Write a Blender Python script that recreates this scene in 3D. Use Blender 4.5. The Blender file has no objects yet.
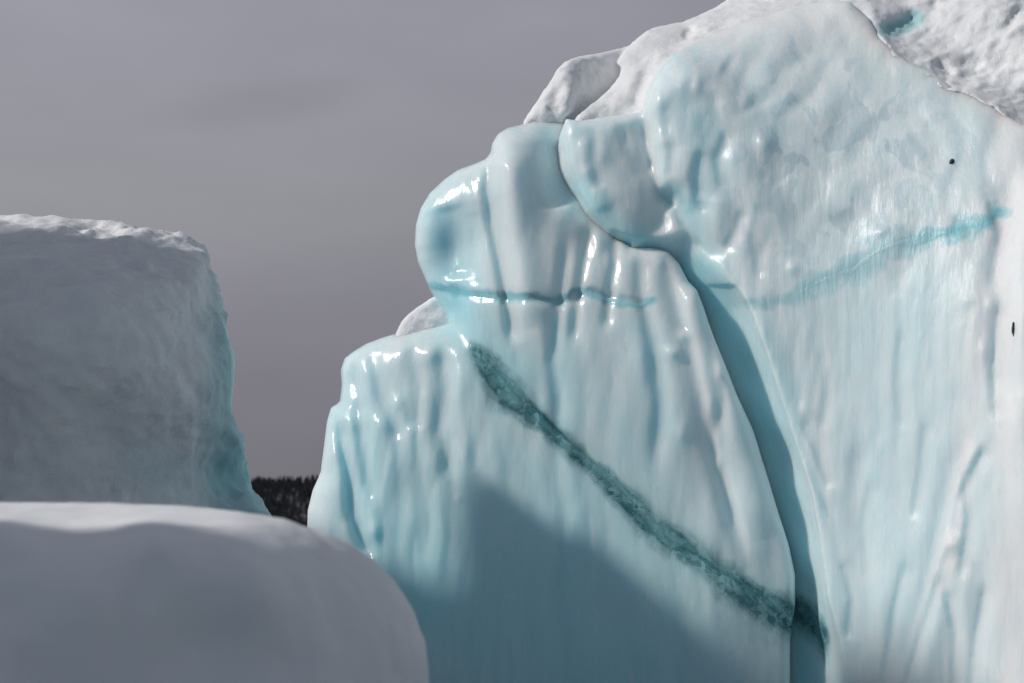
import bpy, math, random
import numpy as np
from mathutils import Vector
C = bpy.context.scene.collection
scene = bpy.context.scene
R = math.radians

# ------------------------------------------------------------------ camera
F = 1422.2; HOR = 545.0; CH = 2.0
PITCH = math.atan((HOR-341.5)/F)
cam_d = bpy.data.cameras.new('camera'); cam = bpy.data.objects.new('camera', cam_d); C.objects.link(cam)
cam.location = (0, 0, CH); cam.rotation_euler = (math.pi/2+PITCH, 0, 0)
cam_d.sensor_width = 36; cam_d.lens = 50; cam_d.clip_end = 9000; cam_d.clip_start = 0.05
cam_d.dof.use_dof = True; cam_d.dof.focus_distance = 14.2; cam_d.dof.aperture_fstop = 1.6
scene.camera = cam
# ------------------------------------------------------------------ light
SAZ, SEL = -12.0, 36.0          # degrees beyond straight left, elevation
sv = Vector((-math.cos(R(SAZ))*math.cos(R(SEL)), math.sin(R(SAZ))*math.cos(R(SEL)), math.sin(R(SEL))))
sun_d = bpy.data.lights.new('sun', 'SUN'); sun_d.energy = 2.55; sun_d.angle = R(3.0); sun_d.color = (1, .965, .925)
sun = bpy.data.objects.new('sun', sun_d); C.objects.link(sun)
sun.rotation_euler = sv.to_track_quat('Z', 'Y').to_euler(); sun.location = (-20, 5, 20)
w = bpy.data.worlds.new('World'); scene.world = w; w.use_nodes = True
nt = w.node_tree; nt.nodes.clear()
N = nt.nodes.new; L = nt.links.new
sky = N('ShaderNodeTexSky'); sky.sky_type = 'NISHITA'; sky.sun_disc = False
sky.sun_elevation = R(SEL); sky.sun_rotation = math.atan2(sv.x, sv.y)
tc = N('ShaderNodeTexCoord'); sep = N('ShaderNodeSeparateXYZ'); L(tc.outputs['Generated'], sep.inputs[0])
ramp = N('ShaderNodeValToRGB'); L(sep.outputs['Z'], ramp.inputs[0])
e = ramp.color_ramp.elements
e[0].position = 0.0; e[0].color = (.150, .142, .168, 1)
e[1].position = 1.0; e[1].color = (.19, .205, .24, 1)
for p_, c_ in ((.07, (.165, .155, .184, 1)), (.15, (.205, .196, .222, 1)), (.23, (.262, .254, .276, 1)), (.36, (.292, .292, .330, 1)), (.50, (.22, .225, .265, 1))):
    k = e.new(p_); k.color = c_
# a soft cloud streak and patchiness
mp = N('ShaderNodeMapping'); mp.inputs['Scale'].default_value = (2.2, 2.2, 6.5); L(tc.outputs['Generated'], mp.inputs[0])
nz = N('ShaderNodeTexNoise'); nz.inputs['Scale'].default_value = 1.6; nz.inputs['Detail'].default_value = 4; L(mp.outputs[0], nz.inputs[0])
mr = N('ShaderNodeMapRange'); mr.inputs[1].default_value = .3; mr.inputs[2].default_value = .7
mr.inputs[3].default_value = .92; mr.inputs[4].default_value = 1.07; L(nz.outputs[0], mr.inputs[0])
# brighter towards the left where the sun stands behind the cloud
mx = N('ShaderNodeMapRange'); mx.inputs[1].default_value = -.35; mx.inputs[2].default_value = .2
mx.inputs[3].default_value = 1.04; mx.inputs[4].default_value = .86; L(sep.outputs['X'], mx.inputs[0])
mm = N('ShaderNodeMath'); mm.operation = 'MULTIPLY'; L(mr.outputs[0], mm.inputs[0]); L(mx.outputs[0], mm.inputs[1])
my = N('ShaderNodeMapRange'); my.inputs[1].default_value = .5; my.inputs[2].default_value = -.6; my.inputs[3].default_value = 0; my.inputs[4].default_value = 1; L(sep.outputs['Y'], my.inputs[0])
bk = N('ShaderNodeMix'); bk.data_type = 'RGBA'; L(my.outputs[0], bk.inputs[0]); L(ramp.outputs[0], bk.inputs[6]); bk.inputs[7].default_value = (.14, .165, .20, 1)
# one long dark cloud streak
cd = (Vector(((270-512)/1422.2, math.cos(PITCH)-(341.5-102)/1422.2*math.sin(PITCH), math.sin(PITCH)+(341.5-102)/1422.2*math.cos(PITCH))).normalized())
cs = N('ShaderNodeVectorMath'); cs.operation = 'SUBTRACT'; L(tc.outputs['Generated'], cs.inputs[0]); cs.inputs[1].default_value = cd
cm = N('ShaderNodeMapping'); cm.vector_type = 'POINT'; cm.inputs['Rotation'].default_value = (0, R(10), 0); L(cs.outputs[0], cm.inputs[0])
cm2 = N('ShaderNodeVectorMath'); cm2.operation = 'MULTIPLY'; cm2.inputs[1].default_value = (14, 4, 62); L(cm.outputs[0], cm2.inputs[0])
cl = N('ShaderNodeVectorMath'); cl.operation = 'LENGTH'; L(cm2.outputs[0], cl.inputs[0])
cr = N('ShaderNodeMapRange'); cr.interpolation_type = 'SMOOTHERSTEP'; cr.inputs[1].default_value = 0; cr.inputs[2].default_value = 1.5; cr.inputs[3].default_value = .90; cr.inputs[4].default_value = 1; L(cl.outputs['Value'], cr.inputs[0])
mm2 = N('ShaderNodeMath'); mm2.operation = 'MULTIPLY'; L(mm.outputs[0], mm2.inputs[0]); L(cr.outputs[0], mm2.inputs[1]); mm = mm2
vm = N('ShaderNodeVectorMath'); vm.operation = 'SCALE'; L(bk.outputs[2], vm.inputs[0]); L(mm.outputs[0], vm.inputs['Scale'])
b1 = N('ShaderNodeBackground'); b1.inputs[1].default_value = 1.06; L(vm.outputs[0], b1.inputs[0])
b2 = N('ShaderNodeBackground'); b2.inputs[1].default_value = 0.006; L(sky.outputs[0], b2.inputs[0])
ad = N('ShaderNodeAddShader'); L(b1.outputs[0], ad.inputs[0]); L(b2.outputs[0], ad.inputs[1])
wo = N('ShaderNodeOutputWorld'); L(ad.outputs[0], wo.inputs[0])
vs = scene.view_settings; vs.view_transform = 'Standard'; vs.look = 'None'; vs.gamma = 1; vs.use_curve_mapping = False; vs.exposure = 0

# ------------------------------------------------------------------ helpers
def P(px, py, Y):
    px = np.asarray(px, float); py = np.asarray(py, float)
    xc = (px-512)/F; zc = (341.5-py)/F
    dy = math.cos(PITCH)-zc*math.sin(PITCH); dz = math.sin(PITCH)+zc*math.cos(PITCH)
    t = Y/dy
    return np.stack([xc*t, np.broadcast_to(Y, t.shape), CH+dz*t], -1)
def unP(v):
    x, y, z = v[:, 0], v[:, 1], v[:, 2]-CH
    c, s = math.cos(PITCH), math.sin(PITCH)
    d = y*c+z*s; u = -y*s+z*c
    return 512+F*x/d, 341.5-F*u/d
rng = np.random.RandomState(7)
_p = np.concatenate([rng.permutation(512)]*3)
_g = rng.normal(size=(512, 3)); _g /= np.linalg.norm(_g, axis=1)[:, None]
def perlin(q):
    i = np.floor(q).astype(int); f = q-i; i &= 511
    u = f*f*f*(f*(f*6-15)+10)
    out = 0
    for dx in (0, 1):
        for dy in (0, 1):
            for dz in (0, 1):
                h = _p[_p[_p[i[:, 0]+dx]+i[:, 1]+dy]+i[:, 2]+dz]
                g = _g[h]
                d = (g*(f-np.array([dx, dy, dz]))).sum(1)
                wgt = (u[:, 0] if dx else 1-u[:, 0])*(u[:, 1] if dy else 1-u[:, 1])*(u[:, 2] if dz else 1-u[:, 2])
                out = out+wgt*d
    return out*1.5
def fbm(q, o=4, lac=2.1, gain=.5):
    a = 1; s = 0
    for k in range(o):
        s = s+a*perlin(q); q = q*lac+17.3; a *= gain
    return s
def sdf(poly, x, y):
    """signed distance, positive inside"""
    poly = np.array(poly, float); best = np.full(x.shape, 1e9); ins = np.zeros(x.shape, bool)
    for k in range(len(poly)):
        a = poly[k]; b = poly[(k+1) % len(poly)]; ab = b-a
        t = np.clip(((x-a[0])*ab[0]+(y-a[1])*ab[1])/(ab@ab+1e-12), 0, 1)
        best = np.minimum(best, (x-a[0]-t*ab[0])**2+(y-a[1]-t*ab[1])**2)
        if a[1] != b[1]:
            c = ((a[1] > y) != (b[1] > y)) & (x < (b[0]-a[0])*(y-a[1])/(b[1]-a[1])+a[0]); ins ^= c
    d = np.sqrt(best); return np.where(ins, d, -d)
def line_dist(pts, x, y):
    """distance to polyline, parameter 0..1 along it, side sign"""
    pts = np.array(pts, float)[:, :2]; best = np.full(x.shape, 1e9); par = np.zeros(x.shape); sg = np.zeros(x.shape)
    n = len(pts)-1
    for k in range(n):
        a = pts[k]; ab = pts[k+1]-a
        t = np.clip(((x-a[0])*ab[0]+(y-a[1])*ab[1])/(ab@ab), 0, 1)
        dx = x-a[0]-t*ab[0]; dy = y-a[1]-t*ab[1]; d = np.hypot(dx, dy)
        m = d < best; best = np.where(m, d, best); par = np.where(m, (k+t)/n, par)
        sg = np.where(m, np.sign(ab[0]*dy-ab[1]*dx), sg)
    return best, par, sg
def rbf(ctrl):
    c = np.array(ctrl, float); X = c[:, :2]/200.0; n = len(X)
    def U(r2): return np.where(r2 > 0, .5*r2*np.log(r2+1e-12), 0)
    K = U(((X[:, None]-X[None])**2).sum(-1))+np.eye(n)*1e-3
    Pm = np.hstack([np.ones((n, 1)), X]); A = np.zeros((n+3, n+3))
    A[:n, :n] = K; A[:n, n:] = Pm; A[n:, :n] = Pm.T
    s = np.linalg.solve(A, np.concatenate([c[:, 2], np.zeros(3)]))
    def f(x, y):
        q = np.stack([x, y], -1)/200.0
        out = s[n]+q[..., 0]*s[n+1]+q[..., 1]*s[n+2]
        for k in range(n): out = out+s[k]*U(((q-X[k])**2).sum(-1))
        return out
    return f
def smooth(t, a, b):
    t = np.clip((t-a)/(b-a), 0, 1); return t*t*(3-2*t)

def mesh_obj(name, v, faces, mat, parent=None, attrs=None, sm=True, normals=None):
    me = bpy.data.meshes.new(name); me.from_pydata(v.tolist() if isinstance(v, np.ndarray) else v, [], faces.tolist() if isinstance(faces, np.ndarray) else faces)
    me.update()
    if sm: me.polygons.foreach_set('use_smooth', [True]*len(me.polygons))
    for k, a in (attrs or {}).items():
        at = me.attributes.new(k, 'FLOAT', 'POINT'); at.data.foreach_set('value', np.asarray(a, np.float32))
    me.materials.append(mat)
    o = bpy.data.objects.new(name, me); C.objects.link(o)
    if parent: o.parent = parent
    return o
def solid_raw(poly, depth, back, rad, step=2.5, rback=.3):
    """closed shell: front = depth(px,py) rounded at the outline by rad metres; back = back(px,py)"""
    pl = np.array(poly, float); x0, y0 = pl.min(0)-2*step; x1, y1 = pl.max(0)+2*step
    nx = int((x1-x0)/step)+1; ny = int((y1-y0)/step)+1
    gx, gy = np.meshgrid(x0+np.arange(nx)*step, y0+np.arange(ny)*step)
    s = sdf(pl, gx.ravel(), gy.ravel()).reshape(gx.shape)
    gyd, gxd = np.gradient(s, step)
    gn = np.hypot(gxd, gyd)+1e-9
    out = s < 0
    X = np.where(out, gx-s*gxd/gn, gx); Y = np.where(out, gy-s*gyd/gn, gy); S = np.where(out, 0, s)
    ins = ~out
    cell = ins[:-1, :-1] | ins[1:, :-1] | ins[:-1, 1:] | ins[1:, 1:]
    D = depth(X, Y); mpp = D/F; sm_ = S*mpp
    r = rad(X, Y) if callable(rad) else rad
    q = np.clip(1-sm_/r, 0, 1); Df = D+r*(1-np.sqrt(1-q*q))
    B = np.maximum(back(X, Y) if callable(back) else np.full(X.shape, back), Df+.12)
    q2 = np.clip(1-sm_/rback, 0, 1); Bf = np.maximum(B-rback*(1-np.sqrt(1-q2*q2)), Df+.1)
    idx = -np.ones(X.shape, int); used = np.zeros(X.shape, bool)
    used[:-1, :-1] |= cell; used[1:, :-1] |= cell; used[:-1, 1:] |= cell; used[1:, 1:] |= cell
    idx[used] = np.arange(used.sum()); n = used.sum()
    vf = P(X[used], Y[used], Df[used]); vb = P(X[used], Y[used], Bf[used])
    a, b, c, d = idx[:-1, :-1][cell], idx[:-1, 1:][cell], idx[1:, 1:][cell], idx[1:, :-1][cell]
    front = np.stack([a, d, c, b], 1); bk = np.stack([a, b, c, d], 1)+n
    e_ = np.concatenate([front[:, [0, 1]], front[:, [1, 2]], front[:, [2, 3]], front[:, [3, 0]]])
    key = e_[:, 0]*n+e_[:, 1]; rk = e_[:, 1]*n+e_[:, 0]
    be = e_[~np.isin(key, rk)]
    side = np.stack([be[:, 1], be[:, 0], be[:, 0]+n, be[:, 1]+n], 1)
    return np.vstack([vf, vb]), np.vstack([front, bk, side])
def remesh(parts, vox):
    vs_, fs = [], []; o = 0
    for v, f in parts: vs_.append(v); fs.append(f+o); o += len(v)
    me = bpy.data.meshes.new('tmp'); me.from_pydata(np.vstack(vs_).tolist(), [], [t[:3] if t[2] == t[3] else t for t in np.vstack(fs).tolist()]); me.update()
    ob = bpy.data.objects.new('tmp', me); C.objects.link(ob)
    me.validate(); m = ob.modifiers.new('r', 'REMESH'); m.mode = 'VOXEL'; m.voxel_size = vox
    m = ob.modifiers.new('s', 'SMOOTH'); m.factor = .5; m.iterations = 2
    ev = ob.evaluated_get(bpy.context.evaluated_depsgraph_get())
    r = bpy.data.meshes.new_from_object(ev)
    n = len(r.vertices); v = np.empty(n*3); r.vertices.foreach_get('co', v); v = v.reshape(-1, 3)
    nn = np.empty(n*3); r.vertices.foreach_get('normal', nn); nn = nn.reshape(-1, 3)
    faces = [tuple(p.vertices) for p in r.polygons]
    bpy.data.objects.remove(ob); bpy.data.meshes.remove(me); bpy.data.meshes.remove(r)
    fq = np.array([f if len(f) == 4 else (f[0], f[1], f[2], f[2]) for f in faces])
    return v, nn, faces, fq
def recalc_normals(v, fq):
    n = np.cross(v[fq[:, 2]]-v[fq[:, 0]], v[fq[:, 3]]-v[fq[:, 1]])
    vn = np.zeros_like(v)
    for k in range(4): np.add.at(vn, fq[:, k], n)
    return vn/(np.linalg.norm(vn, axis=1)[:, None]+1e-12)
def patch(name, v, nn, fq, sel, mat, parent, attrs, proud=.0015, thick=.05):
    """a thin slab cut out of a surface: faces of fq where sel, set slightly proud"""
    fs = fq[sel]; u, inv = np.unique(fs, return_inverse=True); f = inv.reshape(fs.shape); n = len(u)
    e0 = np.concatenate([f[:, [0, 1]], f[:, [1, 2]], f[:, [2, 3]], f[:, [3, 0]]])
    bv = np.unique(e0[~np.isin(e0[:, 0]*n+e0[:, 1], e0[:, 1]*n+e0[:, 0])]); pr = np.full(n, proud); pr[bv] = -.0025
    a = v[u]+nn[u]*pr[:, None]; b = v[u]-nn[u]*thick
    e_ = np.concatenate([f[:, [0, 1]], f[:, [1, 2]], f[:, [2, 3]], f[:, [3, 0]]])
    be = e_[~np.isin(e_[:, 0]*n+e_[:, 1], e_[:, 1]*n+e_[:, 0])]
    side = np.stack([be[:, 1]+2*n, be[:, 0]+2*n, be[:, 0]+3*n, be[:, 1]+3*n], 1)
    faces = [tuple(dict.fromkeys(t)) for t in np.vstack([f, f[:, ::-1]+n, side]).tolist()]
    faces = [t for t in faces if len(t) > 2]
    return mesh_obj(name, np.vstack([a, b, a, b]), faces, mat, parent, {k: np.concatenate([q[u]]*4) for k, q in attrs.items()})

# ------------------------------------------------------------------ materials
def newmat(name):
    m = bpy.data.materials.new(name); m.use_nodes = True; t = m.node_tree
    return m, t, t.nodes['Principled BSDF']
def ice_material(clear=False):
    m, t, b = newmat('clear vein ice' if clear else 'glacier ice'); N = t.nodes.new; L = t.links.new
    tc = N('ShaderNodeTexCoord')
    def noise(sc, detail, scale=(1, 1, 1), rough=.5, dist=0):
        mp = N('ShaderNodeMapping'); mp.inputs['Scale'].default_value = scale; L(tc.outputs['Object'], mp.inputs[0])
        n = N('ShaderNodeTexNoise'); n.inputs['Scale'].default_value = sc; n.inputs['Detail'].default_value = detail
        n.inputs['Roughness'].default_value = rough; n.inputs['Distortion'].default_value = dist; L(mp.outputs[0], n.inputs[0]); return n.outputs[0]
    def rng_(src, a, b_, c=0, d=1):
        r = N('ShaderNodeMapRange'); r.inputs[1].default_value = a; r.inputs[2].default_value = b_; r.inputs[3].default_value = c; r.inputs[4].default_value = d; L(src, r.inputs[0]); return r.outputs[0]
    def mix(fac, a, b_):
        x = N('ShaderNodeMix'); x.data_type = 'RGBA'
        if isinstance(fac, float): x.inputs[0].default_value = fac
        else: L(fac, x.inputs[0])
        for s_, q in ((6, a), (7, b_)):
            if isinstance(q, tuple): x.inputs[s_].default_value = q+(1,)
            else: L(q, x.inputs[s_])
        return x.outputs[2]
    def math_(op, a, b_):
        x = N('ShaderNodeMath'); x.operation = op
        for s_, q in ((0, a), (1, b_)):
            if isinstance(q, (int, float)): x.inputs[s_].default_value = q
            else: L(q, x.inputs[s_])
        return x.outputs[0]
    def att(n):
        a = N('ShaderNodeAttribute'); a.attribute_name = n; return a.outputs['Fac']
    veil = rng_(noise(1.3, 5, (1, 1, .45), .6, .8), .38, .62)               # milky veils
    streak = rng_(noise(15, 6, (1, 1, .07), .65, .4), .48, .68)              # fine vertical bubble trains
    blot = rng_(noise(3.0, 3, (1, 1, .6), .5, .5), .52, .565)                 # clear melt windows
    base = mix(veil, (.72, .845, .87), (.80, .875, .89))
    base = mix(math_('MULTIPLY', streak, .42), base, (.84, .90, .915))
    base = mix(math_('MULTIPLY', math_('MULTIPLY', blot, att('melt')), .7), base, (.55, .68, .73))
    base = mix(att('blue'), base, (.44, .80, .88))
    base = mix(att('rime'), base, (.86, .87, .88))
    dark = rng_(noise(11, 5, (1, 1, .16), .6, .6), .60, .72)
    base = mix(math_('MULTIPLY', dark, .22), base, (.48, .62, .66))
    # hair cracks and trapped silt lines
    l1 = rng_(math_('ABSOLUTE', math_('SUBTRACT', noise(3.0, 3, (1, 1, .05), .5, .25), .5), 0), 0, .0075, 1, 0)
    l2 = rng_(math_('ABSOLUTE', math_('SUBTRACT', noise(5.0, 3, (1, 1, .06), .5, .3), .47), 0), 0, .011, 1, 0)
    gate = rng_(noise(1.9, 3), .46, .6)
    base = mix(math_('MULTIPLY', math_("MULTIPLY", l1, gate), .0), base, (.36, .50, .54))
    base = mix(math_('MULTIPLY', math_('MULTIPLY', l2, math_('SUBTRACT', 1, gate)), .35), base, (.90, .94, .95))
    # clear fractured ice of veins
    ro = N('ShaderNodeMapping'); ro.inputs['Rotation'].default_value = (0, R(-44), 0); L(tc.outputs['Object'], ro.inputs[0])
    st = N('ShaderNodeMapping'); st.inputs['Scale'].default_value = (.32, 1, 1.5); L(ro.outputs[0], st.inputs[0])
    vnn = N('ShaderNodeTexNoise'); vnn.inputs['Scale'].default_value = 5; vnn.inputs['Detail'].default_value = 5; vnn.inputs['Roughness'].default_value = .6; vnn.inputs['Distortion'].default_value = .7; L(st.outputs[0], vnn.inputs[0])
    vsh = rng_(vnn.outputs[0], .38, .72)
    veincol0 = mix(vsh, (.03, .15, .175), (.24, .50, .53))
    veincol = mix(math_('MULTIPLY', math_('SUBTRACT', 1, rng_(att('vein'), .3, .8)), .7), veincol0, (.50, .74, .77))
    vor = N('ShaderNodeTexVoronoi'); vor.feature = 'DISTANCE_TO_EDGE'; vor.inputs['Scale'].default_value = 9
    mp = N('ShaderNodeMapping'); mp.inputs['Scale'].default_value = (.5, 1, 1.6); L(ro.outputs[0], mp.inputs[0])
    dn = N('ShaderNodeVectorMath'); dn.operation = 'ADD'; nn2 = N('ShaderNodeTexNoise'); nn2.inputs['Scale'].default_value = 6; L(tc.outputs['Object'], nn2.inputs[0])
    L(mp.outputs[0], dn.inputs[0]); L(nn2.outputs['Color'], dn.inputs[1]); L(dn.outputs[0], vor.inputs['Vector'])
    cell = N('ShaderNodeTexVoronoi'); cell.inputs['Scale'].default_value = 7; L(dn.outputs[0], cell.inputs['Vector'])
    cs_ = N('ShaderNodeSeparateXYZ'); L(cell.outputs['Color'], cs_.inputs[0])
    veincol = mix(math_('MULTIPLY', rng_(cs_.outputs[0], .5, 1), .35), veincol, (.40, .66, .68))
    veincol = mix(math_('MULTIPLY', rng_(cs_.outputs[1], .5, 1), .45), veincol, (.01, .09, .11))
    crack = rng_(vor.outputs['Distance'], 0, .035, 1, 0)
    veincol = mix(math_('MULTIPLY', crack, .14), veincol, (.62, .78, .78))
    en = N('ShaderNodeTexNoise'); en.inputs['Scale'].default_value = 6; en.inputs['Detail'].default_value = 3; L(st.outputs[0], en.inputs[0])
    edge = math_('ADD', att('vein'), math_('MULTIPLY', math_('SUBTRACT', en.outputs[0], .5), .9))
    vm = math_('MULTIPLY', rng_(edge, .24, .85), rng_(att('vein'), .12, .40))
    base = mix(math_('MULTIPLY', rng_(att('vein'), 0, .8), .45), base, (.34, .60, .63))
    base = mix(vm, base, veincol)
    sm_ = math_('ADD', att('seam'), math_('MULTIPLY', math_('SUBTRACT', noise(10, 5, (1, 1, 1), .65), .5), .5))
    base = mix(math_('MULTIPLY', math_('MULTIPLY', rng_(sm_, .12, .95), rng_(att('seam'), .03, .25)), .9), base, (.16, .54, .62))
    L(base, b.inputs['Base Color'])
    rgh = rng_(noise(7, 4, (1, 1, .5)), .35, .7, .13, .32)
    rr = N('ShaderNodeMix'); rr.data_type = 'FLOAT'; L(math_('MAXIMUM', att('rime'), att('matte')), rr.inputs[0]); L(rgh, rr.inputs[2]); rr.inputs[3].default_value = .55
    L(rr.outputs[0], b.inputs['Roughness']); b.inputs['IOR'].default_value = 1.38
    b.inputs['Subsurface Weight'].default_value = .9
    b.inputs['Subsurface Radius'].default_value = (.45, .85, 1.0); b.inputs['Subsurface Scale'].default_value = .30
    bn = N('ShaderNodeBump'); bn.inputs['Strength'].default_value = .55; bn.inputs['Distance'].default_value = .02
    hh = math_('ADD', math_('MULTIPLY', noise(5, 4, (1, 1, .35), .45), 1.6), math_('MULTIPLY', noise(26, 3, (1, 1, .5), .5), math_('MULTIPLY', math_('ADD', math_('MULTIPLY', vm, .25), .16), .8)))
    drip = math_('MULTIPLY', noise(24, 5, (1, 1, .07), .62, .3), math_('ADD', math_('MULTIPLY', att('matte'), 1.5), .25))
    hh = math_('ADD', hh, drip)
    L(hh, bn.inputs['Height']); L(bn.outputs[0], b.inputs['Normal'])
    L(rng_(math_('MAXIMUM', att('vein'), att('seam')), .02, .35, .30, .012), b.inputs['Subsurface Scale'])
    if clear: b.inputs['Subsurface Weight'].default_value = 0
    return m
def snow_material(name='packed snow', fine=1.0, ice=False):
    m, t, b = newmat(name); N = t.nodes.new; L = t.links.new
    tc = N('ShaderNodeTexCoord')
    def noise(sc, d, r=.6):
        n = N('ShaderNodeTexNoise'); n.inputs['Scale'].default_value = sc; n.inputs['Detail'].default_value = d; n.inputs['Roughness'].default_value = r; L(tc.outputs['Object'], n.inputs[0]); return n.outputs[0]
    r = N('ShaderNodeValToRGB'); L(noise(2.2, 6), r.inputs[0])
    r.color_ramp.elements[0].position = .35; r.color_ramp.elements[0].color = (.82, .835, .86, 1)
    r.color_ramp.elements[1].position = .65; r.color_ramp.elements[1].color = (.90, .90, .905, 1)
    a = N('ShaderNodeAttribute'); a.attribute_name = 'blue'
    x = N('ShaderNodeMix'); x.data_type = 'RGBA'; L(a.outputs['Fac'], x.inputs[0]); L(r.outputs[0], x.inputs[6]); x.inputs[7].default_value = (.36, .62, .66, 1)
    L(x.outputs[2], b.inputs['Base Color'])
    b.inputs['Roughness'].default_value = .62; b.inputs['Specular IOR Level'].default_value = .3
    b.inputs['Subsurface Weight'].default_value = .25; b.inputs['Subsurface Radius'].default_value = (.5, .8, 1); b.inputs['Subsurface Scale'].default_value = .03
    bn = N('ShaderNodeBump'); bn.inputs['Strength'].default_value = .6*fine; bn.inputs['Distance'].default_value = .02
    ma = N('ShaderNodeMath'); ma.operation = 'ADD'; L(noise(14, 6, .65), ma.inputs[0]); L(noise(60, 4, .6), ma.inputs[1])
    L(ma.outputs[0], bn.inputs['Height']); L(bn.outputs[0], b.inputs['Normal'])
    return m
def flat_material(name, col, col2, sc=8, rough=.8):
    m, t, b = newmat(name); N = t.nodes.new
    tc = N('ShaderNodeTexCoord'); n = N('ShaderNodeTexNoise'); n.inputs['Scale'].default_value = sc; n.inputs['Detail'].default_value = 4
    t.links.new(tc.outputs['Object'], n.inputs[0]); r = N('ShaderNodeValToRGB'); t.links.new(n.outputs[0], r.inputs[0])
    r.color_ramp.elements[0].position = .35; r.color_ramp.elements[0].color = col+(1,); r.color_ramp.elements[1].position = .65; r.color_ramp.elements[1].color = col2+(1,)
    t.links.new(r.outputs[0], b.inputs['Base Color']); b.inputs['Roughness'].default_value = rough
    return m
ICE = ice_material(); CLEAR = ice_material(True); SNOW = snow_material(); SNOWF = snow_material('wind packed snow', .35)
NEEDLE = flat_material('spruce needles', (.034, .037, .044), (.062, .064, .072), 1.5)  # lifted and blued: distance haze put into the needle colour
BARK = flat_material('bark', (.05, .04, .035), (.10, .085, .07), 4)
STONE = flat_material('dark stone', (.012, .012, .014), (.04, .04, .045), 60, .6)

def empty(name, loc, label, cat, group=None):
    o = bpy.data.objects.new(name, None); C.objects.link(o); o.location = loc
    o['label'] = label; o['category'] = cat
    if group: o['group'] = group
    return o
def tag(o, label, cat, group=None, kind=None):
    if label: o['label'] = label; o['category'] = cat
    if group: o['group'] = group
    if kind: o['kind'] = kind
    return o
def put(o, root):
    """parent under root whose base is elsewhere, geometry staying in place"""
    o.parent = root; o.matrix_parent_inverse.identity()
    o.location = -Vector(root.location)
    return o

# ------------------------------------------------------------------ setting
def setting():
    # frozen sea: one sheet out to the horizon
    n = 60; s = np.linspace(-1, 1, n); q = np.sign(s)*np.abs(s)**3*6000
    gx, gy = np.meshgrid(q, q); v = np.stack([gx.ravel(), gy.ravel(), np.zeros(n*n)], 1)
    near = np.exp(-(np.hypot(v[:, 0], v[:, 1])/400)**2)
    v[:, 2] = .12*fbm(v*.12, 3)*near
    i = np.arange(n*n).reshape(n, n)
    f = np.stack([i[:-1, :-1], i[:-1, 1:], i[1:, 1:], i[1:, :-1]], -1).reshape(-1, 4)
    tag(mesh_obj('sea_ice', v, f, SEAICE), None, None, kind='structure')
    # far hill
    xs = np.linspace(-1600, 1600, 161); ys = np.linspace(1150, 2600, 74)
    gx, gy = np.meshgrid(xs, ys)
    z = hill_z(gx.ravel(), gy.ravel())
    v = np.stack([gx.ravel(), gy.ravel(), z], 1); i = np.arange(len(v)).reshape(gx.shape)
    f = np.stack([i[:-1, :-1], i[:-1, 1:], i[1:, 1:], i[1:, :-1]], -1).reshape(-1, 4)
    tag(mesh_obj('hillside', v, f, HILLM), None, None, kind='structure')
def hill_z(x, y):
    t = np.clip((y-1180)/300, 0, 1); prof = t*t*(3-2*t)
    q = np.stack([x*.0022, y*.002, x*0+3.3], -1)
    return -1+prof*(59+9*fbm(q, 3))*1.0+np.clip((y-1480)/900, 0, 1)*6*np.clip((-x-220)/60,0,1)
HILLM = flat_material('snowy forest floor', (.03, .033, .036), (.16, .17, .20), .05)
SEAICE = flat_material('wind scoured sea ice', (.12, .17, .21), (.36, .40, .44), .5, .5)
setting()

def spruce_mesh(h, seed):
    r = random.Random(seed); v = []; f = []
    tiers = 11
    for k in range(tiers):
        t = k/tiers; z = h*(.10+.90*t); rad = h*.17*(1-t)**.8*r.uniform(.75, 1.2)+h*.012
        dz = h*.14*(1-.4*t); n = 9; c = len(v); v.append((0, 0, min(h, z+dz)))
        a0 = r.random()*6
        for j in range(n*2):
            a = a0+math.pi*j/n; rr = rad*(r.uniform(.75, 1.2) if j % 2 == 0 else r.uniform(.35, .55))
            v.append((rr*math.cos(a), rr*math.sin(a), z-h*.03*r.random()))
        for j in range(n*2): f.append((c, c+1+j, c+1+(j+1) % (2*n)))
    v.append((0, 0, h*1.03)); 
    return v, f
def trunk_mesh(h):
    v = []; f = []
    for k, (z, rr) in enumerate(((-.6, .02*h), (h*.3, .014*h), (h*.97, .002*h))):
        for j in range(6): v.append((rr*math.cos(j*math.pi/3), rr*math.sin(j*math.pi/3), z))
    for k in range(2):
        for j in range(6): a = k*6+j; b = k*6+(j+1) % 6; f.append((a, b, b+6, a+6))
    return v, f
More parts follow.
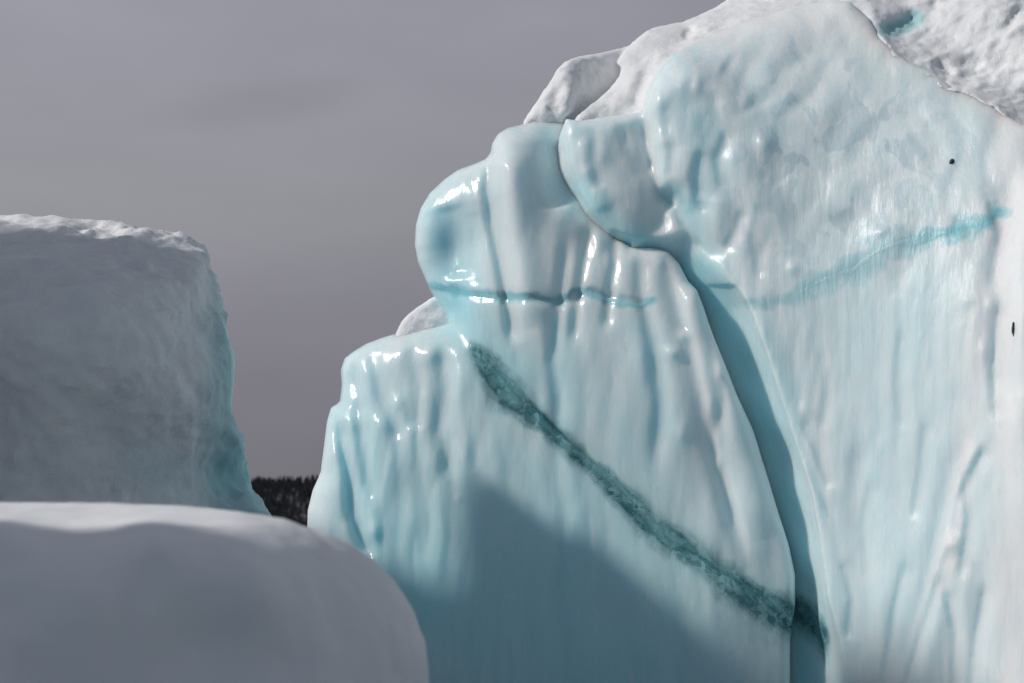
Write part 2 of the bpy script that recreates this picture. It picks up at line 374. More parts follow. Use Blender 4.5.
def forest():
    r = random.Random(3)
    protos = []
    for s in range(5):
        h = (11, 13, 9.5, 12, 10.5)[s]; v, f = spruce_mesh(h, s); tv, tf = trunk_mesh(h)
        protos.append((v, f, tv, tf))
    meshes = []
    pts = []
    while len(pts) < 3200:
        y = 1195+r.random()**.8*330; x = r.uniform(-420, -40)
        if r.random() < .25*max(0, 1-(y-1195)/60): continue
        pts.append((x, y))
    def pxs(x, y): return 512+F*x/(y*math.cos(PITCH)+math.sin(PITCH)*40)
    vis = [p for p in pts if 238 < pxs(*p) < 330]; rest = [p for p in pts if not 238 < pxs(*p) < 330]
    vis.sort(key=lambda p: p[1]); rest += vis[290:]; vis = vis[:290]
    first = {}
    for k, (x, y) in enumerate(vis):
        s = k % 5; z = float(hill_z(np.array([x]), np.array([y]))[0])
        sc = r.uniform(.75, 1.25)*(1.15 if y > 1420 else 1)
        if s not in first:
            v, f, tv, tf = protos[s]
            t = empty('spruce_tree', (x, y, z), 'dark spruce among many on the far wooded shore between the bergs', 'tree', 'spruces on the far shore')
            a = mesh_obj('crown', v, f, NEEDLE, t, sm=False); b = mesh_obj('trunk', tv, tf, BARK, t)
            first[s] = (t, a, b)
        else:
            t0, a0, b0 = first[s]; t = t0.copy(); C.objects.link(t)
            for ch in (a0, b0): c = ch.copy(); C.objects.link(c); c.parent = t
        t.location = (x, y, z); t.rotation_euler = (0, 0, r.random()*6); t.scale = (sc, sc, sc)
    V, Fc = [], []
    for k, (x, y) in enumerate(rest):
        v, f, tv, tf = protos[k % 5]; z = float(hill_z(np.array([x]), np.array([y]))[0]); sc = r.uniform(.75, 1.2); o = len(V)
        V += [(x+a*sc, y+b*sc, z+c*sc) for a, b, c in v]; Fc += [tuple(i+o for i in q) for q in f]
    tag(mesh_obj('spruce_forest', V, Fc, NEEDLE, sm=False), 'dark spruce forest covering the rest of the far shore', 'forest', kind='stuff')
forest()

# ------------------------------------------------------------------ the blue iceberg
berg = empty('iceberg', (1.2, 15.5, 0), 'tall glossy pale blue iceberg with a dark green diagonal vein and snow on top', 'iceberg')

LOBE = [(290,820),(292,700),(300,600),(307,540),(308,510),(313,490),(321,472),(324,447),(327,422),(331,408),(340,402),(342,385),(341,370),(345,358),
 (353,352),(366,344),(382,338),(402,332),(425,328),(449,323),(446,314),(438,303),(430,290),(424,275),(418,262),(415,245),(416,225),(421,208),(430,193),
 (444,180),(458,170),(472,165),(486,159),(491,152),(492,144),(498,134),(508,128),(521,125),(533,119),(545,117),(566,115),(596,130),(606,170),(610,205),
 (618,238),(630,246),(650,247),(668,251),(679,263),(688,281),(697,290),(704,308),(713,335),(724,362),(737,395),(753,430),(765,468),(776,505),
 (789,545),(795,575),(795,605),(790,640),(790,700),(792,820)]
LC = [(310,530,15.7),(345,370,15.75),(400,345,15.5),(380,440,15.45),(400,500,15.35),(450,400,15.25),(450,600,15.15),(420,240,15.45),(440,200,15.4),(455,250,15.5),
 (478,180,15.25),(480,260,15.25),(500,160,15.05),(520,135,15.2),(530,200,15.0),(558,150,15.3),(590,150,15.5),(595,190,15.3),(606,222,15.15),(568,214,15.08),(620,247,14.95),
 (500,300,15.05),(600,300,14.85),(660,262,14.82),(692,295,14.72),(600,450,14.75),(700,400,14.5),(755,450,14.5),(700,550,14.45),(785,580,14.34),(600,600,14.78),
 (780,680,14.4),(600,760,14.8),(400,760,15.3),(780,820,14.5),(300,800,15.8),(460,320,15.35),(520,420,15.0)]
WALL = [(566,119),(558,140),(550,170),(546,200),(545,236),(550,275),(590,300),(680,360),(700,420),(730,520),(750,600),(750,820),(1280,820),(1280,190),
 (1090,150),(1024,126),(1000,112),(975,96),(950,86),(932,71),(908,62),(895,50),(880,38),(868,18),(850,2),(832,0),(790,8),(745,22),(716,33),(695,42),(672,54),(656,72),(646,92),(642,112),(620,115),(600,118),(580,121)]
WC = [(572,125,15.0),(580,190,15.0),(606,150,14.9),(606,200,14.9),(640,205,14.85),(640,130,14.95),(650,100,14.85),(690,70,14.75),(690,150,14.6),(660,180,14.75),(660,220,14.9),
 (580,240,14.95),(640,240,14.85),(650,330,14.75),(660,500,14.7),(680,780,14.6),
 (690,225,14.72),(715,255,14.6),(748,302,14.42),(766,350,14.35),(782,400,14.3),(797,445,14.22),(814,500,14.12),(823,560,14.07),(828,600,14.02),(840,640,13.97),(848,700,13.92),(852,800,13.92),
 (820,350,14.12),(860,500,13.85),(900,300,13.7),(1000,300,13.05),(1100,400,12.4),(900,600,13.45),(1000,650,12.8),(1280,400,11.6),(1280,700,11.3),
 (900,110,14.2),(1000,150,13.6),(800,120,14.45),(750,70,14.75),(700,48,15.05),(830,12,15.0),(1280,200,12.4),(800,250,14.25),(900,790,13.4),(1280,820,11.3)]

def gauss_line(x, y, pts, amp, wid, wr=None):
    """groove (+) / ridge (-) along a polyline; wr: other width on the right-hand side"""
    d, t, sg = line_dist(pts, x, y)
    ww = np.where(sg > 0, wid, wr if wr else wid)
    return amp*np.exp(-(d/ww)**2)*smooth(t, -.05, .12)*(1-smooth(t, .88, 1.05))
def dimples(x, y, lst):
    out = 0
    for (cx, cy, sx, sy, a) in lst: out = out-a*np.exp(-((x-cx)/sx)**2-((y-cy)/sy)**2)
    return out
WFOLD = [([(985,445),(972,470),(958,500),(950,540)], .05, 3, 9), ([(950,545),(938,580),(925,620),(900,700)], .06, 3, 10), ([(962,470),(968,520),(960,580)], .04, 3, 8), ([(945,590),(955,630),(952,700)], .05, 3, 8),
 ([(905,560),(893,610),(880,700)], .04, 3, 9), ([(842,560),(852,600),(846,640)], .035, 3, 8), ([(985,580),(975,640),(968,700)], .05, 3, 9), ([(800,420),(818,455),(830,490)], .03, 3, 9), ([(870,480),(862,530),(868,580)], .025, 3, 8),
 ([(925,420),(920,470),(912,520)], .025, 3, 8), ([(1000,300),(992,360),(996,420)], .05, 4, 10), ([(985,190),(1000,230),(990,290)], .03, 4, 9), ([(820,350),(826,390),(820,430)], .02, 3, 7), ([(900,330),(896,380),(902,430)], .02, 3, 7),
 ([(700,150),(694,180),(704,215)], .04, 4, 9), ([(728,130),(716,160),(722,190)], .03, 4, 9), ([(664,118),(672,150),(668,178)], .03, 4, 8), ([(760,200),(752,240),(760,280)], .025, 4, 9), ([(742,210),(735,232),(726,250)], .03, 4, 9)]
LD = [(684,336,7,6,.035),(675,352,9,7,.04),(682,432,6,14,.035),(720,372,5,9,.03),(719,440,4,12,.03),(720,462,4,10,.03),(712,405,5,12,.02),(598,246,5,12,.03),(622,240,5,9,.03),(609,262,4,10,.02),(660,262,5,9,.02),
 (524,138,12,8,.04),(355,398,6,10,.035),(362,420,7,9,.03),(396,404,6,8,.03),(432,352,9,10,.04),(372,532,8,10,.05),(350,522,5,9,.03),(458,500,3,6,.02),(405,352,7,8,.03),(382,425,10,12,.04),(420,395,10,16,.035),(460,385,8,18,.03),(335,455,6,12,.03),
 (392,470,9,20,.03),(432,460,8,18,.03),(412,520,9,22,.03),(640,360,9,22,.025),(588,350,8,22,.02),(532,232,18,26,-.02),(470,225,8,14,.02)]
WD = [(657,100,6,12,.035),(682,84,5,9,.03),(697,82,5,10,.035),(720,50,18,8,.04),(765,28,18,8,.04),(745,100,5,8,.02),(764,142,8,8,.03),(598,130,6,8,.02),(586,172,10,6,.015),
(792,268,5,5,.025),(880,232,5,4,.02),(688,200,5,12,.03),(968,300,5,5,.03),(990,305,4,8,.03),(984,350,4,8,.02),(868,432,3,10,.012),(880,445,3,10,.012),(952,545,5,5,.025),(940,575,4,7,.02),(805,410,6,7,.02),
 (800,60,18,14,-.02),(845,95,12,18,-.02),(800,130,16,12,-.02),(850,150,20,14,-.022),(815,190,16,22,-.02),(890,160,14,24,-.02),(845,220,12,10,-.025),(775,180,14,18,-.02),(905,110,12,16,-.02),(935,150,10,20,-.015)]
def flutes(x, y, D, amp, sx, sy, seed=0, power=1.0):
    """billowed, vertically drawn melt flutes"""
    sh = x.shape; q = P(x.ravel(), y.ravel(), D.ravel())
    q = np.stack([q[:, 0]*.9-q[:, 1]*.35, q[:, 1]*.0+seed*3.1, q[:, 2]], 1)
    wq = q*1.1; q[:, 0] += .15*perlin(wq*.8+9)+.03*perlin(wq*2.7)
    n = perlin(q*np.array([sx, 1, sy])+seed)
    m = perlin(q*np.array([sx*2.1, 1, sy*1.7])+seed+31)
    b = np.sqrt(n*n+.006)+.28*np.sqrt(m*m+.006)
    return -(amp*b).reshape(sh)
lobe_b = rbf(LC); wall_b = rbf(WC)
LG = [  # (polyline, amp, width left, width right)
 ([(489,158),(487,190),(490,220),(498,255),(506,300),(512,345)], .10, 5, 14),
 ([(505,150),(512,200),(520,260),(528,330)], -.07, 16, 16),
 ([(552,140),(556,180),(562,208)], .10, 14, 14),
 ([(446,205),(452,240),(460,280)], .08, 18, 16),
 ([(472,210),(474,250),(478,290)], .03, 8, 8),
 ([(556,205),(580,222),(606,236),(640,244),(668,252)], -.07, 12, 8),
 ([(590,226),(583,262),(577,300),(572,345)], .045, 6, 6),
 ([(616,240),(611,285),(606,330)], .05, 6, 6),
 ([(640,250),(640,290),(652,340),(660,400),(655,470)], .05, 7, 10),
 ([(566,240),(560,300),(552,360),(560,420)], .05, 7, 7),
 ([(664,262),(676,300),(690,350),(700,400),(712,450),(728,500),(745,545)], .06, 12, 6),
 ([(700,300),(712,350),(722,400),(718,450),(728,500),(746,565)], .05, 9, 7),
 ([(688,280),(702,320),(716,370),(735,420),(750,480),(765,540)], -.07, 14, 16),
 ([(452,322),(470,345),(500,390),(560,440),(620,490),(690,545),(760,590)], .05, 12, 14),
 ([(352,360),(358,400),(362,450),(372,500)], .08, 7, 7),
 ([(372,350),(382,400),(400,440)], .05, 7, 9),
 ([(410,345),(418,390),(412,430)], .05, 8, 8),
 ([(338,420),(348,470),(352,520),(372,560)], .12, 6, 9),
 ([(440,345),(446,390),(440,430),(452,480)], .05, 8, 8),
]
def lobe_depth(x, y):
    D = lobe_b(x, y)
    for pts, a, wl, wr in LG: D = D+gauss_line(x, y, pts, a, wl, wr)
    low = smooth(y, 250, 330)
    D = D+flutes(x, y, D, .06, 2.0, .30, 1)*(.3+.7*low)
    D = D+flutes(x, y, D, .03, 6.0, 1.1, 5)*smooth(x, 560, 470)*smooth(y, 330, 420)*(1-.6*smooth(x, 690, 740))
    D = D+dimples(x, y, LD)
    # horizontal lip at the thin seam
    D = D+gauss_line(x, y, [(432,288),(480,296),(520,298),(565,302),(590,292),(650,305)], .03, 5, 5)
    return D
WG = [
 ([(642,112),(650,160),(656,190),(676,205)], .16, 12, 7),
 ([(656,190),(676,208),(684,225),(700,242),(722,262)], .08, 5, 14),
 ([(664,75),(654,110),(662,150)], -.05, 8, 14),
 ([(596,125),(593,160),(600,190)], .05, 7, 7),
 ([(622,122),(628,150),(640,170),(655,160)], .05, 7, 7),
 ([(584,135),(588,175),(606,212)], -.04, 10, 10),
 ([(700,90),(712,150),(702,200)], .05, 18, 20),
 ([(722,65),(745,80),(760,110)], .06, 14, 14),
 ([(748,300),(766,350),(782,400),(797,445),(814,500),(823,560),(828,600),(840,640),(848,700)], -.05, 8, 12),
 ([(780,400),(800,440),(815,480),(835,520)], .03, 5, 5),
 ([(975,440),(960,500),(945,560),(930,620),(915,690)], -.05, 8, 12),
 ([(960,440),(945,500),(932,560),(915,620),(895,690)], .035, 10, 10),
 ([(1010,180),(1000,260),(998,330),(1010,400)], .07, 14, 12),
 ([(1050,160),(1030,240),(1022,330),(1020,420),(1030,560)], -.08, 20, 25),
 ([(940,570),(950,620),(945,700)], .03, 8, 8),
 ([(980,560),(975,620),(960,700)], .03, 8, 8),
 ([(860,440),(855,500),(862,560),(868,640)], .04, 10, 10),
]
RIDGE = [(567,100),(568,132),(573,162),(580,188),(592,208),(612,228),(640,238),(668,234),(686,230),(702,242),(722,264),(748,302),(766,350),(782,400),(797,445),(814,500),(823,560),(828,600),(840,640),(848,700),(852,900)]
def wall_depth(x, y):
    D = wall_b(x, y)
    D = D+dimples(x, y, WD)
    for pts, a, wl, wr in WFOLD: D = D+gauss_line(x, y, pts, a, wl, wr)
    d, t, sg = line_dist(RIDGE, x, y)
    wd = 15+16*np.exp(-((y-262)/28)**2)*(x > 630)
    D = D+np.where(sg > 0, 0.66*(1-np.exp(-(d/(wd*1.5))**np.where(y > 285, .72, 1.1)))+.035*np.sin(y/23+x/31)*np.exp(-((d-20)/16)**2)+.03*np.sin(y/9.5-x/17)*np.exp(-((d-14)/12)**2), 0)
    for pts, a, wl, wr in WG: D = D+gauss_line(x, y, pts, a, wl, wr)
    lo = smooth(y, 240, 330); strip = smooth(x-(700+(y-250)*.32), -10, 30)
    D = D+flutes(x, y, D, .075, 2.4, 1.3, 2)*(1-lo)*.9
    D = D+flutes(x, y, D, .022, 5.0, .25, 3)*lo*(.15+.85*strip)
    D = D+flutes(x, y, D, .014, 11, .6, 4)*lo*strip
    return D
def base_back(x, y): return 18.2+0*x
lv, ln, lf, lq = remesh([solid_raw(LOBE, lobe_depth, 17.5, lambda x, y: .10+.22*smooth(x, 700, 560)*smooth(y, 700, 200)+.10*smooth(x, 620, 500), 1.6)], .018)
wv, wn, wf, wq = remesh([solid_raw(WALL, wall_depth, base_back, lambda x, y: .14+.16*smooth(y, 160, 60)*smooth(x, 860, 800)-.10*smooth(x, 850, 890), 1.8)], .020)

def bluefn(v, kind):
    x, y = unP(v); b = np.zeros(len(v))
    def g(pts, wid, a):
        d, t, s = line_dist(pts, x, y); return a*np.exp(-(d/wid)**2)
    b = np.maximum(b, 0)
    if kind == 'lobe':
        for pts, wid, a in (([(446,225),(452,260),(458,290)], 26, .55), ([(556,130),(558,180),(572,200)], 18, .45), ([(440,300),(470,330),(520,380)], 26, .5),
                            ([(540,600),(600,680),(640,780)], 180, .75), ([(350,420),(360,520),(420,600)], 50, .28), ([(640,330),(660,420)], 18, .3), ([(560,330),(560,420)], 14, .25)):  # widest patch: bluer clear ice, plus turquoise of the cast shade painted in
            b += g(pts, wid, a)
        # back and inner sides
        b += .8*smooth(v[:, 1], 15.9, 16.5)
    else:
        for pts, wid, a in (([(640,255),(700,275),(735,350),(765,430),(785,510),(800,600),(805,720)], 22, .95), ([(580,190),(610,225),(640,245)], 14, .6), ([(700,120),(712,170),(700,200)], 22, .35),
                            ([(760,80),(770,120)], 26, .15), ([(900,330),(900,600)], 60, .18), ([(675,190),(700,235)], 12, .35)):
            b += g(pts, wid, a)
    return np.clip(b, 0, 1)
def finish(name, v, n, faces, fq, kind):
    x, y = unP(v)
    # fine ripple and pitting on the ice skin
    sf = .5 if kind == 'lobe' else .8
    v = v+n*(.006*fbm(v*np.array([5, 5, 2.2]), 3)*sf)[:, None]
    n = recalc_normals(v, fq)
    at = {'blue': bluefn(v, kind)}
    vein = np.zeros(len(v)); rime = np.zeros(len(v)); melt = np.zeros(len(v))
    if kind == 'lobe':
        d, t, s = line_dist([(462,328),(486,366),(510,394),(540,420),(575,452),(610,482),(650,522),(695,556),(740,588),(775,608),(800,622)], x, y)
        wd = np.interp(t, [0, .1, .25, .5, .75, 1], [9, 19, 17, 14, 18, 25])*(1+.45*fbm(v*1.8, 3))
        vein = np.clip(1.25-d/wd*.9, 0, 1)*smooth(t, 0, .08)
        d2, t2, s2 = line_dist([(432,286),(460,292),(478,295),(500,298),(530,296),(558,301),(572,291),(590,293),(605,300),(640,306),(652,300)], x, y)
        w2 = 5.5*(1+.6*fbm(v*6, 2))
        seam = np.clip(1.2-d2/np.maximum(w2, .5)*.8, 0, 1)*.75
        rime = smooth(-x, -345, -318)*.5*smooth(y, 400, 440)
    else:
        d2, t2, s2 = line_dist([(752,303),(785,300),(800,292),(830,276),(850,272),(870,255),(900,243),(930,238),(960,230),(985,222),(998,212)], x, y)
        w2 = (9+8*np.exp(-((t2-.45)/.2)**2))*(1+.9*fbm(v*5, 2))
        seam = np.clip(1.15-d2/np.maximum(w2, .8)*.75, 0, 1)*(.42+.3*smooth(t2, .55, .8))*1.25
        rime = np.maximum(smooth(x, 975, 1010)*.8, .75*smooth(-y+0*x, -70, -20))
        melt = np.exp(-((x-830)/110)**2-((y-150)/110)**2)*1.3
        m3, t3, _ = line_dist([(985,280),(975,360),(968,440),(955,520),(940,580)], x, y); rime = np.maximum(rime, .7*np.exp(-(m3/12)**2))
    at['rime'] = np.clip(rime, 0, 1); at['melt'] = np.clip(melt, 0, 1)
    if kind == 'wall':
        d, t, s = line_dist([(780,596),(802,612),(822,632),(838,655),(846,672)], x, y)
        vein = np.clip(1.25-d/(15*(1+.4*fbm(v*2.3, 3)))*.9, 0, 1)*(1-smooth(t, .8, 1))*(1-smooth(x, 822, 836))
    fldm = vein
    at['seam'] = seam; at['matte'] = (.42+.25*perlin(v*1.5))*(.35+.65*smooth(x, 720, 800)) if kind == 'wall' else np.zeros(len(v))
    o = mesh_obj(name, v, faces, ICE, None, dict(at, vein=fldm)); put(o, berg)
    def cut(nm, fld, lab, thr):
        sel = (fld[fq].min(1) > thr) & (n[fq[:, 0], 1] < .2) & (v[fq[:, 0], 1] < 15.9)
        ob = patch(nm, v, n, fq, sel, CLEAR, None, dict(at, vein=fldm)); put(ob, berg)
        if lab: ob['label'] = lab
    cut('clear_ice_vein', vein, 'dark green diagonal band of clear fractured ice' if kind == 'lobe' else 'short dark end of the vein deep in the crevice', .5)
    cut('blue_seam', seam, 'thin level blue line across the rounded lobe' if kind == 'lobe' else 'ragged turquoise streak across the upper wall', .5)
    return o
finish('ice_lobe', lv, ln, lf, lq, 'lobe')
finish('ice_wall', wv, wn, wf, wq, 'wall')

# snow on top
S1 = [(524,122),(536,104),(548,86),(558,70),(566,62),(576,58),(598,54),(622,49),(645,40),(700,60),(700,160),(524,160)]
S1C = [(530,118,15.55),(545,100,15.55),(555,80,15.65),(566,66,15.8),(580,75,15.8),(572,100,15.5),(580,110,15.7),(598,100,16.1),(605,70,16.3),(640,50,16.8),(640,120,16.3),(530,155,15.6),(600,155,16.2)]
S2 = [(574,120),(588,107),(600,98),(611,88),(619,78),(622,69),(618,62),(624,52),(634,42),(648,31),(660,27),(682,23),(702,15),(716,8),(730,-2),(760,-18),(900,-60),(1100,-80),(1280,-70),(1280,330),(1000,280),(700,200),(600,180)]
S2C = [(580,120,15.25),(600,105,15.4),(620,85,15.5),(628,55,15.75),(645,100,15.1),(640,60,15.6),(660,45,15.65),(680,28,16.0),(730,0,16.4),(700,38,15.5),(745,20,15.5),(790,5,15.6),(830,-3,15.5),
 (850,0,15.3),(880,30,14.9),(905,58,14.5),(932,68,14.3),(950,80,14.15),(1000,105,13.75),(1024,115,13.6),(900,0,15.1),(930,20,14.8),(960,-10,15.0),(1000,0,14.7),(1000,50,14.2),(1024,-40,15.2),(1280,170,12.5),(1280,60,13.6),(1280,-60,15),
 (800,150,15.8),(1000,280,15.0),(600,180,16),(700,150,16),(1280,330,13.6),(900,200,15.4)]
LEDGE = [(396,334),(402,322),(409,314),(420,306),(432,298),(446,291),(475,290),(475,350),(396,350)]
s1b, s2b = rbf(S1C), rbf(S2C)
def snow_n(x, y, D, a=.05, sc=3.0, seed=0):
    q = P(x.ravel(), y.ravel(), D.ravel())
    return (a*fbm(q*sc+seed, 4)).reshape(x.shape)
def s1d(x, y):
    D = s1b(x, y)+gauss_line(x, y, [(566,66),(570,90),(572,118)], -.10, 10, 8)+gauss_line(x, y, [(552,92),(560,104),(548,112)], .06, 7, 7)
    return D+snow_n(x, y, D, .09, 2.6)
TOPL = [(868,14),(880,38),(895,50),(908,62),(932,71),(950,86),(975,96),(1000,112),(1024,126),(1090,150),(1280,190)]
def s2d(x, y):
    D = s2b(x, y)
    d, t, sg = line_dist(TOPL, x, y)
    up = np.where(sg < 0, d, -d)
    q = P(x.ravel(), y.ravel(), D.ravel()); wob = (7*fbm(q*2.2+40, 4)).reshape(x.shape)+(2.5*perlin(q*14)).reshape(x.shape)
    Dn = wall_b(x, y)-.05+np.where(up+wob > -5, .017*(up+wob+5), -.05*(up+wob+5))
    k = smooth(x, 862, 880)*np.exp(-(d/45)**2)
    D = D*(1-k)+Dn*k+gauss_line(x, y, [(640,78),(650,60),(668,45)], -.0, 8, 8)
    D = D+gauss_line(x, y, [(647,72),(640,92),(634,108)], .16, 8, 8)+gauss_line(x, y, [(694,28),(684,38)], .18, 4, 4)
    D = D+gauss_line(x, y, [(884,30),(900,26),(918,16)], .16, 10, 10)+gauss_line(x, y, [(936,60),(944,70),(950,80)], .10, 6, 6)+gauss_line(x, y, [(960,60),(985,62)], .04, 8, 8)
    D = D+gauss_line(x, y, [(930,5),(975,-5)], .10, 5, 5)+gauss_line(x, y, [(1005,30),(1018,12),(1030,10)], .10, 4, 4)
    return D+snow_n(x, y, D, .06, 1.6, 5)*(1-k*.8)+snow_n(x, y, D, .025, 5, 8)*smooth(x, 860, 930)
ledb = rbf([(400,330,15.75),(445,295,15.95),(475,290,16.0),(475,350,15.7),(396,350,15.65),(430,320,15.75)])
def ledd(x, y): D = ledb(x, y); return D+snow_n(x, y, D, .02, 5)
def snow_part(name, raws, vox, root, amp=.02, sc=9, bluef=None, mat=SNOW):
    v, n, f, q = remesh(raws, vox)
    v = v+n*(amp*fbm(v*sc, 4)*(.5+.5*np.clip(perlin(v*1.7)*2+.6, 0, 1)))[:, None]
    at = {'blue': bluef(v) if bluef else np.zeros(len(v))}
    return put(mesh_obj(name, v, f, mat, None, at), root)
def cap_blue(v):
    x, y = unP(v); d, t, s = line_dist([(888,30),(902,26),(916,18)], x, y)
    return np.exp(-(d/9)**4)*.9
snow_part('snow_cap', [solid_raw(S1, s1d, 18.3, .10, 2), solid_raw(S2, s2d, 18.8, .10, 2)], .025, berg, .018, 6, cap_blue)
snow_part('snow_ledge', [solid_raw(LEDGE, ledd, 17.4, .06, 1.5)], .02, berg, .01)

# stones frozen into the face
def rock(name, px, py, size, seed, parent, zs=1.0):
    x, y = unP(wv); d = np.hypot(x-px, y-py)+np.where(wn[:, 1] > 0, 1e3, 0); k = int(np.argmin(d)); c = wv[k]
    r = random.Random(seed); v = []; f = []; nu, nv = 10, 7
    for j in range(nv):
        th = math.pi*j/(nv-1)
        for i in range(nu):
            a = 2*math.pi*i/nu; rr = size*(1+.25*math.sin(3*a+seed)+r.uniform(-.12, .12))
            v.append((c[0]+rr*math.sin(th)*math.cos(a), c[1]-.004+rr*math.sin(th)*math.sin(a)*.6, c[2]+rr*math.cos(th)*zs))
    for j in range(nv-1):
        for i in range(nu): f.append((j*nu+i, j*nu+(i+1) % nu, (j+1)*nu+(i+1) % nu, (j+1)*nu+i))
    o = mesh_obj(name, np.array(v), f, STONE); put(o, parent); return o
rock('stone', 953, 162, .027, 1, berg)['label'] = 'small black stone frozen into the upper wall'
rock('stone', 1013, 330, .022, 2, berg, 2.6)['label'] = 'dark sliver of grit near the right of the wall'

# ------------------------------------------------------------------ the snow covered berg on the left
left = empty('snowy_iceberg', (-5.5, 14, 0), 'shaded snow-covered iceberg on the left with a turquoise ice edge', 'iceberg')
NB = [(-900,820),(-900,160),(-700,95),(-430,80),(-300,110),(-180,165),(-80,205),(0,214),(50,216),(100,220),(150,229),(185,236),(203,242),(209,252),(212,265),(216,285),(220,310),
 (224,335),(226,360),(227,400),(230,424),(236,429),(241,436),(243,450),(243,475),(250,490),(258,503),(268,517),(285,560),(300,820)]
NC = [(0,216,13.65),(100,222,13.65),(160,232,13.60),(200,246,13.50),(0,240,13.00),(100,245,13.00),(180,255,13.20),(0,266,12.10),(100,268,12.10),(190,285,12.60),(215,300,13.20),(0,400,11.50),(100,400,11.60),(190,400,12.20),(225,400,12.90),
 (235,480,13.7),(0,520,11.7),(120,520,12.2),(268,520,13.4),(0,800,11.0),(300,820,13.2),(-300,120,15.0),(-300,260,13.2),(-300,500,11.8),(-700,120,15.5),(-700,300,13.5),(-900,500,12.2),(-900,820,11)]
nbb = rbf(NC)
def nbd(x, y):
    D = nbb(x, y)
    top = smooth(-y, -275, -240)
    D = D+snow_n(x, y, D, .16, 1.5, 3)*(.35+.5*top)+snow_n(x, y, D, .14, 4.0, 12)*top
    D = D+gauss_line(x, y, [(-60,266),(40,262),(120,264),(130,262)], -.10, 7, 5)+gauss_line(x, y, [(120,262),(128,245),(122,235)], -.08, 5, 5)
    D = D+gauss_line(x, y, [(20,345),(70,320),(120,300),(190,270)], -.06, 20, 20)
    D = D+gauss_line(x, y, [(145,318),(165,314),(182,312)], -.06, 4, 4)+gauss_line(x, y, [(150,288),(170,287)], -.06, 4, 4)
    return D
def nb_blue(v):
    x, y = unP(v); b = smooth(x+.0*y, 190, 226)*smooth(y, 250, 330)*.75
    d, t, s = line_dist([(140,470),(180,480),(230,470)], x, y); b += .30*np.exp(-(d/26)**2)
    return np.clip(b+.12*fbm(v*3, 3)*(b > .05), 0, 1)
SHADE_HUMP = [(-1500,820),(-1500,100),(-1100,-150),(-800,-290),(-600,-370),(-420,-340),(-330,-300),(-240,-230),(-160,-110),(-110,-50),(-85,60),(-80,820)]  # unseen snow hump, added left of frame to shade the berg
shade_humpb = rbf([(-80,0,10.4),(-80,800,9.6),(-300,-200,10.4),(-300,400,9.9),(-600,-250,10.4),(-600,600,9.8),(-1500,800,9.6),(-1500,100,10.2)])
def shade_humpd(x, y): D = shade_humpb(x, y); return D+snow_n(x, y, D, .25, 1.1, 3)
snow_part('snow_cover', [solid_raw(NB, nbd, lambda x, y: np.interp(y, [242, 308, 412, 545, 700], [14.0, 14.3, 14.6, 14.9, 15.2]), .18, 3, .12), solid_raw(SHADE_HUMP, shade_humpd, 12.3, .3, 5, 1.6)], .032, left, .07, 3.5, nb_blue)
EDGE = [(205,262),(214,282),(222,308),(229,336),(234,352),(235,366),(234,380),(232,400),(231,418),(230,428),(222,436),(208,400),(200,300)]
edb = rbf([(205,262,13.60),(234,352,13.45),(232,400,13.40),(243,450,13.30),(245,500,13.20),(205,400,13.20),(215,500,13.10),(200,300,13.40)])
def edd(x, y):
    D = edb(x, y)+gauss_line(x, y, [(226,350),(226,400),(224,430)], .08, 3, 3); return D+flutes(x, y, D, .08, 6, 1.0, 9)
ev, en, ef, eq = remesh([solid_raw(EDGE, edd, 14.6, .12, 1.2, .2)], .018)
put(mesh_obj('ice_edge', ev, ef, ICE, None, {'blue': np.full(len(ev), .32), 'rime': np.zeros(len(ev)), 'melt': np.zeros(len(ev)), 'seam': np.zeros(len(ev)), 'matte': np.full(len(ev), .5), 'vein': np.zeros(len(ev))}), left)

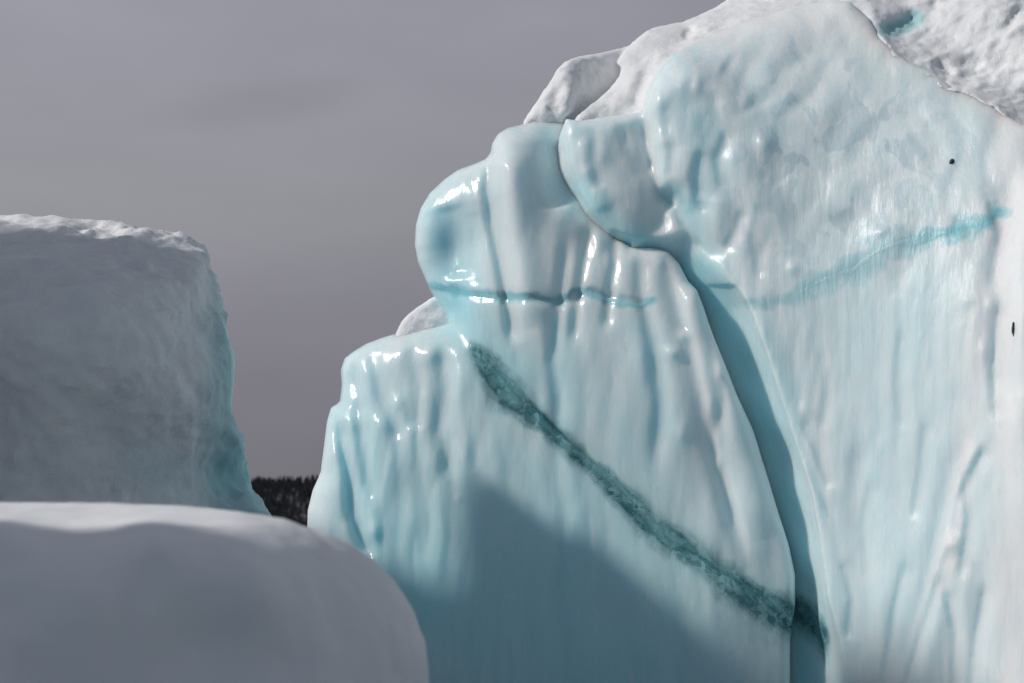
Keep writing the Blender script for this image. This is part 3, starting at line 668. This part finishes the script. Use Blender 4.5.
# ------------------------------------------------------------------ near snow mound
mound = empty('snow_mound', (-1.2, 4.6, 0), 'smooth rounded snow mound close up and out of focus at lower left', 'snow mound')
MB_ = [(-700,1500),(-700,560),(-450,520),(-200,505),(-60,503),(40,503),(120,504),(190,507),(240,512),(285,521),(322,532),(352,546),(378,565),(400,588),(414,612),(423,640),(427,668),(430,720),(435,820),(450,1500)]
MC = [(0,503,5.4),(150,505,5.4),(-400,515,5.6),(0,516,4.9),(150,518,4.95),(0,530,4.45),(150,530,4.6),(-400,540,4.4),(250,535,4.9),(300,560,5.05),(0,560,4.34),(150,570,4.5),(0,620,4.15),(200,640,4.6),(330,600,5.1),(400,640,5.5),(425,700,5.7),(0,750,3.9),(300,750,4.7),(420,900,5.4),(0,1500,3.5),(300,1500,4.2),(-700,1500,3),(-700,600,4),(450,1500,5.0)]
mbb = rbf(MC)
def mbd(x, y):
    D = mbb(x, y); D = D+snow_n(x, y, D, .05, 1.3, 4)
    return D+gauss_line(x, y, [(-80,573),(-20,573),(40,578)], -.05, 8, 4)
def blob(c, r, p=3.0):
    n, m = 40, 24; v = []; f = []
    sp = lambda a: math.copysign(abs(a)**(2/p), a)
    for j in range(m):
        th = math.pi*(j+.5)/m-math.pi/2
        for i in range(n):
            a = 2*math.pi*i/n
            v.append((c[0]+r[0]*sp(math.cos(th))*sp(math.cos(a)), c[1]+r[1]*sp(math.cos(th))*sp(math.sin(a)), c[2]+r[2]*sp(math.sin(th))))
    for j in range(m-1):
        for i in range(n): f.append((j*n+i, j*n+(i+1) % n, (j+1)*n+(i+1) % n, (j+1)*n+i))
    v += [(c[0], c[1], c[2]-r[2]), (c[0], c[1], c[2]+r[2])]; a, b = n*m, n*m+1
    for i in range(n): f.append((a, (i+1) % n, i, i)); f.append((b, (m-1)*n+i, (m-1)*n+(i+1) % n, (m-1)*n+(i+1) % n))
    v = np.array(v); v += .12*np.stack([fbm(v*.9, 3), fbm(v*.9+50, 3), fbm(v*.9+90, 3)], 1)
    return v, np.array(f)
snow_part('snow', [blob((-4.6, 2.95, 2.6), (1.0, 1.28, 3.0), 6), blob((-3.5, 3.6, .7), (1.1, .9, 1.0)), solid_raw(MB_, mbd, 6.9, .30, 6, .6)], .03, mound, .012, 5, None, SNOWF)  # tall blob added out of view to shade the mound; low blob bridges
